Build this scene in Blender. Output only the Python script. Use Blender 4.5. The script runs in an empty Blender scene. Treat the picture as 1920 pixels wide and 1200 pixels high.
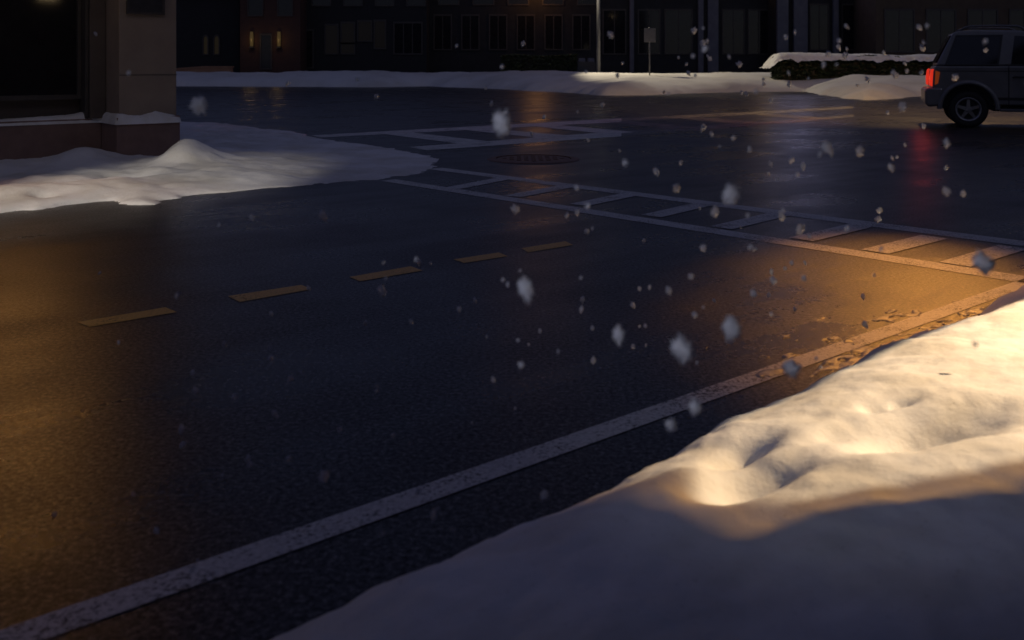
import bpy, bmesh, math, random
import numpy as np
from mathutils import Vector, Matrix, noise
R = math.radians
random.seed(7)
S = bpy.context.scene
C = S.collection
# ---------------------------------------------------------------- camera
CAM_H = 1.3
FPX = 1776.0                             # focal length in pixels of a 1920-wide picture; a level camera with a lowered lens keeps uprights upright
cd = bpy.data.cameras.new("camera"); cam = bpy.data.objects.new("camera", cd); C.objects.link(cam)
cam.location = (0, 0, CAM_H); cam.rotation_euler = (R(90), 0, 0)
cd.sensor_width = 36; cd.lens = 36 * FPX / 1920; cd.shift_y = -480 / 1920; cd.clip_start = 0.05; cd.clip_end = 3000
cd.dof.use_dof = True; cd.dof.focus_distance = 8.0; cd.dof.aperture_fstop = 3.2
S.camera = cam
def ray(x, y): return Vector(((x - 960) / FPX, 1.0, (120 - y) / FPX))
def gp(x, y, z=0.0):                     # where a line of sight meets the plane at height z
    d = ray(x, y); t = (z - CAM_H) / d.z
    return Vector((d.x * t, d.y * t, z))
def at(x, y, Y):                         # the point of a line of sight at depth Y
    d = ray(x, y); t = Y / d.y
    return Vector((d.x * t, Y, CAM_H + d.z * t))
A = Vector((0.768, 0.640, 0)); B = Vector((-0.640, 0.768, 0))      # the street's own directions
def ab(a, b, z=0.0): return A * a + B * b + Vector((0, 0, z))
ROT_A = math.atan2(A.y, A.x)

# ---------------------------------------------------------------- materials
def mat(name):
    m = bpy.data.materials.new(name); m.use_nodes = True
    nt = m.node_tree; p = nt.nodes["Principled BSDF"]
    return m, nt, p
def N(nt, t, **kw):
    n = nt.nodes.new(t)
    for k, v in kw.items():
        if k in n.inputs: n.inputs[k].default_value = v
        else: setattr(n, k, v)
    return n
def ramp(nt, fac, stops):
    r = nt.nodes.new("ShaderNodeValToRGB")
    e = r.color_ramp.elements
    while len(e) < len(stops): e.new(0.5)
    for i, (p, c) in enumerate(stops):
        e[i].position = p; e[i].color = (*c, 1) if len(c) == 3 else c
    nt.links.new(fac, r.inputs[0]); return r
def objco(nt, scale=(1, 1, 1)):
    tc = nt.nodes.new("ShaderNodeTexCoord"); mp = nt.nodes.new("ShaderNodeMapping")
    mp.inputs["Scale"].default_value = scale
    nt.links.new(tc.outputs["Object"], mp.inputs[0]); return mp.outputs[0]
def noise_n(nt, co, scale, detail=3, rough=0.55):
    n = N(nt, "ShaderNodeTexNoise", Scale=scale, Detail=detail, Roughness=rough)
    nt.links.new(co, n.inputs["Vector"]); return n.outputs["Fac"]
def bump(nt, p, h, strength, dist, chain=None):
    b = N(nt, "ShaderNodeBump", Strength=strength, Distance=dist)
    nt.links.new(h, b.inputs["Height"])
    if chain: nt.links.new(chain.outputs[0], b.inputs["Normal"])
    nt.links.new(b.outputs[0], p.inputs["Normal"]); return b
def simple(name, c1, c2, scale=6, rough=0.7, bs=0.25, bd=0.01, metal=0.0, spec=0.5):
    m, nt, p = mat(name); co = objco(nt)
    n = noise_n(nt, co, scale, 5, 0.6)
    r = ramp(nt, n, [(0.32, c1), (0.68, c2)])
    nt.links.new(r.outputs[0], p.inputs["Base Color"])
    p.inputs["Roughness"].default_value = rough; p.inputs["Metallic"].default_value = metal
    p.inputs["Specular IOR Level"].default_value = spec
    if bs: bump(nt, p, noise_n(nt, co, scale * 5, 4), bs, bd)
    return m
def emitter(name, col, strength):
    m, nt, p = mat(name)
    p.inputs["Base Color"].default_value = (*[c * .03 for c in col], 1)
    p.inputs["Emission Color"].default_value = (*col, 1); p.inputs["Emission Strength"].default_value = strength
    p.inputs["Roughness"].default_value = 0.3
    return m

def m_asphalt():
    m, nt, p = mat("wet_asphalt"); co = objco(nt)
    big = noise_n(nt, co, 0.55, 4, 0.6)
    grain = noise_n(nt, co, 52, 4, 0.8)
    mid = noise_n(nt, co, 13, 5, 0.7)
    r1 = ramp(nt, grain, [(0.38, (0.006, 0.006, 0.007)), (0.52, (0.026, 0.025, 0.028)), (0.66, (0.15, 0.14, 0.14))])
    r2 = ramp(nt, mid, [(0.3, (0.45, 0.45, 0.48)), (0.7, (1.1, 1.08, 1.05))])
    mx = N(nt, "ShaderNodeMix", data_type="RGBA", blend_type="MULTIPLY"); mx.inputs[0].default_value = 1
    nt.links.new(r1.outputs[0], mx.inputs[6]); nt.links.new(r2.outputs[0], mx.inputs[7])
    nt.links.new(mx.outputs[2], p.inputs["Base Color"])
    rr = ramp(nt, big, [(0.35, (0.20,) * 3), (0.65, (0.34,) * 3)])
    tc = nt.nodes.new("ShaderNodeTexCoord"); mp1 = nt.nodes.new("ShaderNodeMapping"); mp2 = nt.nodes.new("ShaderNodeMapping")
    mp1.inputs["Rotation"].default_value = (0, 0, -ROT_A); mp2.inputs["Scale"].default_value = (.10, 1.5, 1)
    nt.links.new(tc.outputs["Object"], mp1.inputs[0]); nt.links.new(mp1.outputs[0], mp2.inputs[0])
    trk = noise_n(nt, mp2.outputs[0], 1.0, 4, 0.6)                 # worn wheel tracks along the street
    tk = N(nt, "ShaderNodeMath", operation="MULTIPLY_ADD"); tk.inputs[1].default_value = .34; tk.inputs[2].default_value = -.17
    nt.links.new(trk, tk.inputs[0]); ta = N(nt, "ShaderNodeMath", operation="ADD"); nt.links.new(tk.outputs[0], ta.inputs[0]); nt.links.new(rr.outputs[0], ta.inputs[1])
    rr = ta
    ad = N(nt, "ShaderNodeMath", operation="MULTIPLY_ADD"); ad.inputs[1].default_value = 0.10
    nt.links.new(mid, ad.inputs[0]); nt.links.new(rr.outputs[0], ad.inputs[2])
    nt.links.new(ad.outputs[0], p.inputs["Roughness"])
    p.inputs["IOR"].default_value = 1.33
    sp = ramp(nt, grain, [(0.36, (0.12,) * 3), (0.66, (1.0,) * 3)]); nt.links.new(sp.outputs[0], p.inputs["Specular IOR Level"])
    b1 = bump(nt, p, mid, 0.06, 0.008)
    fine = noise_n(nt, co, 140, 3, 0.75)
    b2 = bump(nt, p, fine, 0.35, 0.003, b1)
    return m
def m_snow(name, col=(0.80, 0.80, 0.82), dirt=0.0, dscale=2.5):
    m, nt, p = mat(name); co = objco(nt)
    n1 = noise_n(nt, co, dscale, 5, 0.6); n2 = noise_n(nt, co, 45, 4, 0.65); n3 = noise_n(nt, co, 9, 4, 0.55)
    d = tuple(c * (1 - dirt) for c in (0.80, 0.77, 0.73))
    r = ramp(nt, n1, [(0.36, d), (0.60, col)])
    sp = ramp(nt, noise_n(nt, co, 75 * dscale / 2.5, 3, 0.7), [(0.655, (0, 0, 0)), (0.70, (1, 1, 1))])   # grit thrown up by traffic
    gm = N(nt, "ShaderNodeMath", operation="MULTIPLY"); gm.inputs[1].default_value = 0.45; nt.links.new(sp.outputs[0], gm.inputs[0])
    gx = N(nt, "ShaderNodeMix", data_type="RGBA"); gx.inputs[7].default_value = (0.16, 0.13, 0.10, 1)
    nt.links.new(gm.outputs[0], gx.inputs[0]); nt.links.new(r.outputs[0], gx.inputs[6])
    nt.links.new(gx.outputs[2], p.inputs["Base Color"])
    p.inputs["Roughness"].default_value = 0.72; p.inputs["Specular IOR Level"].default_value = 0.25
    p.inputs["Subsurface Weight"].default_value = 0.0
    b1 = bump(nt, p, n3, 0.22, 0.03); bump(nt, p, n2, 0.32, 0.006, b1)
    return m
def m_paint(name, col, thr=0.47):
    m, nt, p = mat(name); co = objco(nt)
    n1 = noise_n(nt, co, 60, 5, 0.8); n2 = noise_n(nt, co, 3.5, 4, 0.65)
    mx = N(nt, "ShaderNodeMath", operation="MULTIPLY_ADD"); mx.inputs[1].default_value = 0.55
    nt.links.new(n2, mx.inputs[0]); nt.links.new(n1, mx.inputs[2])
    r = ramp(nt, n1, [(0.3, tuple(c * 0.55 for c in col)), (0.6, col)])
    nt.links.new(r.outputs[0], p.inputs["Base Color"]); p.inputs["Roughness"].default_value = 0.45
    p.inputs["Specular IOR Level"].default_value = 0.35
    bump(nt, p, n1, 0.4, 0.003)
    k = ramp(nt, mx.outputs[0], [(thr + .16, (0, 0, 0)), (thr + .36, (.92,) * 3)])
    tr = nt.nodes.new("ShaderNodeBsdfTransparent"); ms = nt.nodes.new("ShaderNodeMixShader")
    nt.links.new(k.outputs[0], ms.inputs[0]); nt.links.new(tr.outputs[0], ms.inputs[1]); nt.links.new(p.outputs[0], ms.inputs[2])
    nt.links.new(ms.outputs[0], nt.nodes["Material Output"].inputs["Surface"]); return m
def m_brick(name, c1, c2, mortar, scale=1.0):
    m, nt, p = mat(name); tc = nt.nodes.new("ShaderNodeTexCoord"); mp = nt.nodes.new("ShaderNodeMapping")
    mp.inputs["Rotation"].default_value = (R(90), 0, 0)
    nt.links.new(tc.outputs["Object"], mp.inputs[0])
    b = N(nt, "ShaderNodeTexBrick", Scale=scale); b.inputs["Color1"].default_value = (*c1, 1)
    b.inputs["Color2"].default_value = (*c2, 1); b.inputs["Mortar"].default_value = (*mortar, 1)
    b.inputs["Brick Width"].default_value = 0.23; b.inputs["Row Height"].default_value = 0.075; b.inputs["Mortar Size"].default_value = 0.008
    nt.links.new(mp.outputs[0], b.inputs["Vector"])
    nt.links.new(b.outputs["Color"], p.inputs["Base Color"]); p.inputs["Roughness"].default_value = 0.85
    return m
def m_glass(name, col=(0.012, 0.012, 0.014), rough=0.06):
    m, nt, p = mat(name)
    n = noise_n(nt, objco(nt), 3, 3); r = ramp(nt, n, [(0.3, col), (0.7, tuple(c * 1.6 for c in col))])
    nt.links.new(r.outputs[0], p.inputs["Base Color"]); p.inputs["Roughness"].default_value = rough
    return m
M = dict(
    asphalt=m_asphalt(),
    snow=m_snow("fresh_snow", dirt=.16), snow_dirty=m_snow("ploughed_snow", (0.74, 0.73, 0.74), 0.28, 1.3),
    snow_far=m_snow("far_ploughed_snow", (0.62, 0.61, 0.60), 0.35, 0.35),
    slush=simple("wet_slush", (0.16, 0.155, 0.15), (0.40, 0.39, 0.38), 18, 0.42, 0.6, 0.004),
    white_faint=m_paint("faint_white_paint", (0.40, 0.39, 0.38), 0.56),  # dimmer, sparser white paint for the right part of the far crossing
    white=m_paint("worn_white_paint", (0.74, 0.72, 0.69), 0.40), yellow=m_paint("worn_yellow_paint", (0.78, 0.47, 0.11), 0.34),
    concrete=simple("concrete", (0.22, 0.21, 0.20), (0.32, 0.31, 0.30), 8, 0.85),
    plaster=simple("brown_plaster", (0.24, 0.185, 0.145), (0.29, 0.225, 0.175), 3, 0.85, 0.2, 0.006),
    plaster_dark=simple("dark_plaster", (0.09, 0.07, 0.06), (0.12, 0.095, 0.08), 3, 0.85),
    plinth=simple("red_brown_stone", (0.20, 0.125, 0.105), (0.25, 0.16, 0.135), 5, 0.8, 0.3, 0.008),
    trim=simple("dark_trim", (0.045, 0.038, 0.034), (0.065, 0.055, 0.05), 8, 0.6),
    iron=simple("cast_iron", (0.12, 0.055, 0.032), (0.20, 0.095, 0.055), 14, 0.55, 0.4, 0.004, 0.3),
    metal=simple("grey_painted_metal", (0.11, 0.11, 0.12), (0.16, 0.16, 0.17), 10, 0.5, 0.1, 0.003, 0.2),
    dark_metal=simple("dark_metal", (0.035, 0.035, 0.038), (0.055, 0.055, 0.06), 10, 0.45, 0.1, 0.003, 0.3),
    glass=m_glass("dark_glass"),
    brick_red=m_brick("red_brick", (0.055, 0.022, 0.017), (0.075, 0.03, 0.022), (0.05, 0.042, 0.038)),
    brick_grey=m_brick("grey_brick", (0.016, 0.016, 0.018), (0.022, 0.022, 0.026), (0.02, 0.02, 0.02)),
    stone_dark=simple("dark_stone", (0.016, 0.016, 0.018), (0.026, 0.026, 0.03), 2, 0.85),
    stone_pale=simple("pale_stone", (0.11, 0.11, 0.14), (0.15, 0.15, 0.18), 2, 0.8),
    wood_brown=simple("brown_wall", (0.06, 0.04, 0.028), (0.085, 0.06, 0.04), 2, 0.85),
    leaf=simple("hedge_leaf", (0.012, 0.022, 0.010), (0.03, 0.05, 0.02), 8, 0.6),
    leaf_olive=simple("olive_leaf", (0.05, 0.06, 0.02), (0.09, 0.10, 0.04), 8, 0.6),
    orange_brown=simple("orange_brown_stone", (0.26, 0.14, 0.08), (0.34, 0.19, 0.11), 2, 0.85),
    paint=None, tyre=simple("tyre_rubber", (0.018, 0.017, 0.018), (0.030, 0.028, 0.028), 30, 0.75),
    rim=simple("alloy", (0.30, 0.30, 0.32), (0.42, 0.42, 0.44), 20, 0.35, 0.05, 0.002, 0.8),
    plastic=simple("black_plastic", (0.02, 0.02, 0.022), (0.032, 0.032, 0.035), 30, 0.5),
    glow_cool=emitter("cool_streak_glow", (.66, .62, 1.0), 1.3), glow_amber=emitter("amber_streak_glow", (1.0, .55, .16), 1.5),  # glows added above the view to streak the wet road
    win_warm=emitter("dim_warm_window", (1.0, 0.72, 0.28), 0.007),
    win_olive=emitter("dim_olive_window", (1.0, 0.75, 0.42), 0.0011),
    sconce=emitter("sconce_glass", (1.0, 0.66, 0.22), 0.04),
    lamp_warm=emitter("lamp_glass_warm", (1.0, 0.72, 0.38), 9.0),
    tail=emitter("tail_lamp_red", (1.0, 0.045, 0.02), .6), amber=emitter("amber_marker", (1.0, 0.16, 0.03), 0.12),
)
def m_carpaint():
    m, nt, p = mat("dirty_slate_car_paint"); co = objco(nt)
    n = noise_n(nt, co, 2.2, 5, 0.6); r = ramp(nt, n, [(0.3, (0.155, 0.15, 0.155)), (0.7, (0.21, 0.205, 0.205))])
    nt.links.new(r.outputs[0], p.inputs["Base Color"]); p.inputs["Metallic"].default_value = 0.25
    rr = ramp(nt, noise_n(nt, co, 6, 4), [(0.3, (0.28,) * 3), (0.7, (0.5,) * 3)]); nt.links.new(rr.outputs[0], p.inputs["Roughness"])
    p.inputs["Coat Weight"].default_value = 0.3; return m
M["paint"] = m_carpaint()
def m_flake():
    m, nt, p = mat("snowflake_ice")
    p.inputs["Base Color"].default_value = (0.86, 0.86, 0.92, 1); p.inputs["Roughness"].default_value = 0.8
    tr = N(nt, "ShaderNodeBsdfTransparent"); tl = N(nt, "ShaderNodeBsdfTranslucent", Color=(0.9, 0.9, 0.95, 1))
    m1 = N(nt, "ShaderNodeMixShader", Fac=0.4); m2 = N(nt, "ShaderNodeMixShader", Fac=0.2)
    nt.links.new(p.outputs[0], m1.inputs[1]); nt.links.new(tl.outputs[0], m1.inputs[2])
    nt.links.new(m1.outputs[0], m2.inputs[1]); nt.links.new(tr.outputs[0], m2.inputs[2])
    nt.links.new(m2.outputs[0], nt.nodes["Material Output"].inputs["Surface"]); return m
M["flake"] = m_flake()

# ---------------------------------------------------------------- object helpers
def link(name, me, m, parent=None, loc=None, rotz=0):
    o = bpy.data.objects.new(name, me); C.objects.link(o)
    if m is not None: me.materials.append(m)
    if parent is not None: o.parent = parent
    if loc is not None: o.location = loc
    if rotz: o.rotation_euler = (0, 0, rotz)
    return o
def obj(name, bm, m, parent=None, loc=None, rotz=0, smooth=False, bevel=0):
    bmesh.ops.recalc_face_normals(bm, faces=bm.faces)
    if smooth:
        for f in bm.faces: f.smooth = True
    me = bpy.data.meshes.new(name); bm.to_mesh(me); bm.free()
    o = link(name, me, m, parent, loc, rotz)
    if bevel:
        b = o.modifiers.new("bevel", "BEVEL"); b.width = bevel; b.segments = 2; b.limit_method = "ANGLE"; b.angle_limit = R(40)
    return o
def tag(o, label, cat, group=None, kind=None):
    if label: o["label"] = label
    if cat: o["category"] = cat
    if group: o["group"] = group
    if kind: o["kind"] = kind
    return o
def thing(name, label, cat, loc=(0, 0, 0), rotz=0, group=None):
    o = bpy.data.objects.new(name, None); C.objects.link(o); o.location = loc; o.rotation_euler = (0, 0, rotz)
    o.empty_display_size = 0.2
    return tag(o, label, cat, group)
def box(bm, x0, x1, y0, y1, z0, z1, mtx=None):
    vs = [bm.verts.new(Vector(p) if mtx is None else mtx @ Vector(p)) for p in
          [(x0, y0, z0), (x1, y0, z0), (x1, y1, z0), (x0, y1, z0), (x0, y0, z1), (x1, y0, z1), (x1, y1, z1), (x0, y1, z1)]]
    for f in ((0, 3, 2, 1), (4, 5, 6, 7), (0, 1, 5, 4), (1, 2, 6, 5), (2, 3, 7, 6), (3, 0, 4, 7)):
        bm.faces.new([vs[i] for i in f])
def bx(*a): bm = bmesh.new(); box(bm, *a); return bm
def lathe(bm, prof, seg=20, mtx=None, closed=True):
    rings = []
    for r, z in prof:
        ring = []
        for i in range(seg):
            t = 2 * math.pi * i / seg; p = Vector((r * math.cos(t), r * math.sin(t), z))
            ring.append(bm.verts.new(mtx @ p if mtx is not None else p))
        rings.append(ring)
    for a, b in zip(rings, rings[1:]):
        for i in range(seg): bm.faces.new([a[i], a[(i + 1) % seg], b[(i + 1) % seg], b[i]])
    if closed: bm.faces.new(rings[0][::-1]); bm.faces.new(rings[-1])
def tube(bm, pts, rad, seg=10):
    pts = [Vector(p) for p in pts]; rings = []
    for i, p in enumerate(pts):
        d = (pts[min(i + 1, len(pts) - 1)] - pts[max(i - 1, 0)]).normalized()
        up = Vector((0, 0, 1)) if abs(d.z) < 0.95 else Vector((1, 0, 0))
        u = d.cross(up).normalized(); w = d.cross(u)
        r = rad[i] if isinstance(rad, (list, tuple)) else rad
        rings.append([bm.verts.new(p + u * (r * math.cos(2 * math.pi * k / seg)) + w * (r * math.sin(2 * math.pi * k / seg))) for k in range(seg)])
    for a, b in zip(rings, rings[1:]):
        for i in range(seg): bm.faces.new([a[i], a[(i + 1) % seg], b[(i + 1) % seg], b[i]])
    bm.faces.new(rings[0][::-1]); bm.faces.new(rings[-1])
def prism(bm, poly, fy0, fy1):           # poly in (x, z), extruded along y; fy may depend on z
    g0 = [bm.verts.new((x, fy0(z) if callable(fy0) else fy0, z)) for x, z in poly]
    g1 = [bm.verts.new((x, fy1(z) if callable(fy1) else fy1, z)) for x, z in poly]
    n = len(poly); bm.faces.new(g0); bm.faces.new(g1[::-1])
    for i in range(n): bm.faces.new([g0[i], g0[(i + 1) % n], g1[(i + 1) % n], g1[i]])

# ---------------------------------------------------------------- snow height fields
def seg_dist(px, py, poly):              # signed distance to a closed polygon (inside positive)
    n = len(poly); dmin = np.full(px.shape, 1e9); inside = np.zeros(px.shape, bool)
    for i in range(n):
        x0, y0 = poly[i]; x1, y1 = poly[(i + 1) % n]
        dx, dy = x1 - x0, y1 - y0; L = dx * dx + dy * dy + 1e-12
        t = np.clip(((px - x0) * dx + (py - y0) * dy) / L, 0, 1)
        dmin = np.minimum(dmin, np.hypot(px - x0 - t * dx, py - y0 - t * dy))
        cond = ((y0 > py) != (y1 > py)); xi = x0 + (py - y0) * dx / (dy if abs(dy) > 1e-12 else 1e-12)
        inside ^= cond & (px < xi)
    return np.where(inside, dmin, -dmin)
def vnoise(x, y, sc, seed, octv=4):      # cheap value noise, several octaves
    out = np.zeros(x.shape); amp = 1.0; tot = 0.0
    for o in range(octv):
        X = x * sc; Y = y * sc; ix = np.floor(X); iy = np.floor(Y); fx = X - ix; fy = Y - iy
        fx = fx * fx * (3 - 2 * fx); fy = fy * fy * (3 - 2 * fy)
        def h(a, b):
            v = np.sin(a * 127.1 + b * 311.7 + seed * 74.7 + o * 19.3) * 43758.5453
            return v - np.floor(v)
        v = (h(ix, iy) * (1 - fx) + h(ix + 1, iy) * fx) * (1 - fy) + (h(ix, iy + 1) * (1 - fx) + h(ix + 1, iy + 1) * fx) * fy
        out += amp * (v - 0.5); tot += amp; amp *= 0.5; sc *= 2.1
    return out / tot * 2
def gauss(x, y, cx, cy, rx, ry=None, ang=0.0):
    ry = ry or rx; c, s = math.cos(ang), math.sin(ang)
    u = (x - cx) * c + (y - cy) * s; w = -(x - cx) * s + (y - cy) * c
    return np.exp(-((u / rx) ** 2 + (w / ry) ** 2))
def field(name, x, y, h, m, keep=-0.05):  # x, y, h: 2-D arrays; faces well below the ground are dropped
    ny, nx = x.shape
    me = bpy.data.meshes.new(name)
    co = np.stack([x, y, h], -1).reshape(-1, 3)
    idx = np.arange(nx * ny).reshape(ny, nx)
    q = np.stack([idx[:-1, :-1], idx[:-1, 1:], idx[1:, 1:], idx[1:, :-1]], -1).reshape(-1, 4)
    hz = co[:, 2][q]; q = q[hz.max(1) > keep + 0.001]
    used = np.unique(q); remap = np.full(nx * ny, -1); remap[used] = np.arange(len(used))
    me.from_pydata(co[used].tolist(), [], remap[q].tolist()); me.update()
    me.polygons.foreach_set("use_smooth", [True] * len(me.polygons))
    return link(name, me, m)

# ---------------------------------------------------------------- road and markings
def grid_sheet(name, x0, x1, y0, y1, z, m, kind="structure"):
    bm = bmesh.new(); vs = [bm.verts.new(p) for p in ((x0, y0, z), (x1, y0, z), (x1, y1, z), (x0, y1, z))]; bm.faces.new(vs)
    o = obj(name, bm, m); o["kind"] = kind; return o
road = grid_sheet("road", -900, 900, -900, 900, 0, M["asphalt"])
def mark(name, quads, m, z=0.003):
    bm = bmesh.new()
    for q in quads:
        bm.faces.new([bm.verts.new((p.x, p.y, z)) for p in q])
    o = obj(name, bm, m, road)
    for f in o.data.polygons:
        if f.normal.z < 0: f.flip()
    return o
def px_quad(pts): return [gp(*p) for p in pts]
def strip(a0, a1, b0, b1): return [ab(a0, b0), ab(a1, b0), ab(a1, b1), ab(a0, b1)]
mark("edge_line", [strip(-6, 16, 2.315, 2.42)], M["white"])
for q in ([(145, 605), (310, 577), (332, 586), (168, 614)], [(427, 556), (565, 535), (585, 543), (450, 567)],
          [(655, 520), (770, 500), (793, 508), (675, 528)], [(850, 487), (935, 474), (952, 481), (870, 494)],
          [(978, 466), (1060, 453), (1075, 460), (990, 474)]):
    mark("lane_dash", [px_quad(q)], M["yellow"])
def bandq(p0, p1, w0, w1):               # a painted bar between two ground points, measured widths in metres
    d = (p1 - p0).normalized(); n = Vector((-d.y, d.x, 0))
    return [p0 - n * w0 / 2, p1 - n * w1 / 2, p1 + n * w1 / 2, p0 + n * w0 / 2]
def line_px(p, q, w): return bandq(gp(*p), gp(*q), w, w)
# crossing on the right-hand arm: two long lines and the bars between them
mark("crosswalk_line", [line_px((815, 316), (2050, 474), 0.22)], M["white"])
mark("crosswalk_line", [line_px((728, 338), (2050, 545), 0.20)], M["white"])
for lo, up in (((848, 354), (946, 335)), ((960, 369), (1062, 350)), ((1085, 385), (1183, 365)), ((1221, 406), (1317, 384)),
               ((1352, 428), (1467, 401)), ((1502, 450), (1621, 422)), ((1640, 473), (1752, 445)), ((1790, 497), (1900, 464))):
    mark("crosswalk_bar", [bandq(gp(*lo), gp(*up), 0.20, 0.20)], M["white"], 0.0055)
# crossing beyond, running away to the right
mark("crosswalk_line", [px_quad([(583, 254), (1165, 222), (1165, 229), (600, 258)])], M["white"])
mark("crosswalk_line", [px_quad([(766, 276), (1165, 246), (1165, 256), (800, 282)])], M["white"])
mark("crosswalk_line", [px_quad([(1165, 222), (1480, 206), (1600, 199), (1600, 203), (1480, 211), (1165, 228)])], M["white_faint"])
mark("crosswalk_line", [px_quad([(1165, 247), (1480, 225), (1600, 215), (1600, 219), (1480, 231), (1165, 255)])], M["white_faint"])
far_bars = [([706, 250], [752, 246.5], [925, 266.5], [870, 271]), ([852, 242], [895, 239.5], [1072, 255], [1020, 260]),
            ([980, 235], [1022, 232.5], [1190, 248], [1142, 252]), ([1118, 227], [1155, 225], [1318, 240], [1272, 244]),
            ([1250, 220], [1285, 218], [1440, 231], [1398, 234]), ([1380, 213], [1412, 211], [1560, 222], [1520, 225])]
for k_, q in enumerate(far_bars): mark("crosswalk_bar", [px_quad(q)], M["white" if k_ < 3 else "white_faint"], 0.0055)

mh = thing("manhole_cover", "round rusty brown manhole cover set in the road between the two crosswalks", "manhole cover", gp(1000, 299))
bm = bmesh.new(); lathe(bm, [(0.0, 0.004), (0.50, 0.004), (0.50, 0.012), (0.46, 0.016), (0.0, 0.016)], 40, None, False)
for k in range(-4, 5):
    for l in range(-4, 5):
        if k * k + l * l < 16.5: box(bm, k * .098 - .03, k * .098 + .03, l * .098 - .03, l * .098 + .03, 0.0165, 0.022)
obj("cover_plate", bm, M["iron"], mh)
bm = bmesh.new(); lathe(bm, [(0.515, 0.003), (0.515, 0.02), (0.60, 0.014), (0.63, 0.003)], 40, None, False)
obj("rim", bm, M["iron"], mh)

# ---------------------------------------------------------------- near snow bank (right foreground) on the near pavement
bm = bmesh.new()
vs = [ab(-14, 1.80, .002), ab(14, 1.93, .002), ab(14, -8, .002), ab(-14, -8, .002)]
top = [ab(-14, 1.68, .12), ab(14, 1.80, .12), ab(14, -8, .12), ab(-14, -8, .12)]
lo = [bm.verts.new(v) for v in vs]; hi = [bm.verts.new(v) for v in top]; bm.faces.new(hi[::-1])
for i in range(4): bm.faces.new([lo[i], lo[(i + 1) % 4], hi[(i + 1) % 4], hi[i]])
tag(obj("pavement", bm, M["concrete"]), None, None, None, "structure")

def near_bank():
    aa = np.concatenate([np.linspace(-7, -0.5, 90), np.linspace(-0.48, 5.5, 330), np.linspace(5.53, 12, 110)[1:]])
    bb = np.concatenate([np.linspace(-1.35, 0.4, 40), np.linspace(0.42, 2.55, 160)])
    a, b = np.meshgrid(aa, bb)
    bf = np.interp(a, [-7, 1.0, 2.1, 2.5, 3.6, 5.5, 12], [1.85, 1.89, 1.94, 1.98, 2.03, 2.13, 2.25])
    bf = bf + 0.035 * vnoise(a, b * 0 + 3, 1.1, 3, 3) + 0.02 * vnoise(a, b, 5, 8, 3)
    d = bf - b
    dp = np.maximum(d, 0)
    prof = 0.245 * (1 - np.exp(-dp / 0.13)) + 0.13 * (1 - np.exp(-(dp / 0.9) ** 2))
    lift = np.interp(a, [-7, 0.8, 2.0, 3.0, 4.5, 12], [0.85, 0.85, 1.0, 1.06, 1.12, 1.2])
    h = prof * lift
    fade = np.clip(dp / 0.15, 0, 1)
    x = a * A.x + b * B.x; y = a * A.y + b * B.y
    h += fade * .03 * np.exp(-dp / .22) * vnoise(x, y, 8, 19, 3)
    h += fade * (0.055 * vnoise(x, y, 1.0, 11, 3) + 0.022 * vnoise(x, y, 2.6, 5, 4) + 0.005 * vnoise(x, y, 16, 2, 3))
    for (px, py, dep, rx, ry, an) in ((1405, 862, .12, .18, .085, .5), (1390, 800, .07, .13, .06, .7), (1725, 800, .12, .24, .10, .35), (1640, 745, .03, .045, .022, .3), (1690, 738, .03, .045, .022, .3), (1560, 790, .03, .12, .05, .5)):
        c = gp(px, py, 0.33); h -= fade * dep * gauss(x, y, c.x, c.y, rx, ry, an)
    for (px, py, up, rx, ry, an) in ((1300, 870, .035, .22, .13, .6), (1500, 840, .04, .25, .14, .6), (1620, 700, .03, .3, .12, .6)):
        c = gp(px, py, 0.33); h += fade * up * gauss(x, y, c.x, c.y, rx, ry, an)
    c0 = gp(1200, 945, .3)
    h = np.where(d < 0, -0.06 + np.maximum(d, -0.3) * 0.4, np.maximum(h, 0.003))
    o = field("snow_bank", x, y, h, M["snow"])
    tag(o, "big smooth snow bank in the right foreground half lit by a warm lamp", "snow bank")
near_bank()

def slush():                             # thin patches of wet ice in the gutter beside the bank
    aa = np.arange(2.3, 6.0, .012); bb = np.arange(1.86, 2.8, .010)
    a, b = np.meshgrid(aa, bb)
    env = np.interp(a, [-2.5, 2.4, 3.0, 3.5, 4.6, 5.2, 5.8, 7.5], [-2, -2, -.1, .22, .30, .1, -2, -2]) - np.clip((b - 2.25) / .5, 0, 2) * .5
    n = vnoise(a * .40, b, 11, 91, 4) + .45 * vnoise(a * .6, b, 30, 92, 3)
    v = n - .42 + env * .9
    x = a * A.x + b * B.x; y = a * A.y + b * B.y
    h = np.where(v > 0, .002 + .006 * (1 - np.exp(-np.maximum(v, 0) / .2)) + .003 * vnoise(a, b, 34, 93, 2), -.012)
    o = field("slush", x, y, h, M["slush"], -.004); o["kind"] = "stuff"
slush()
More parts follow.
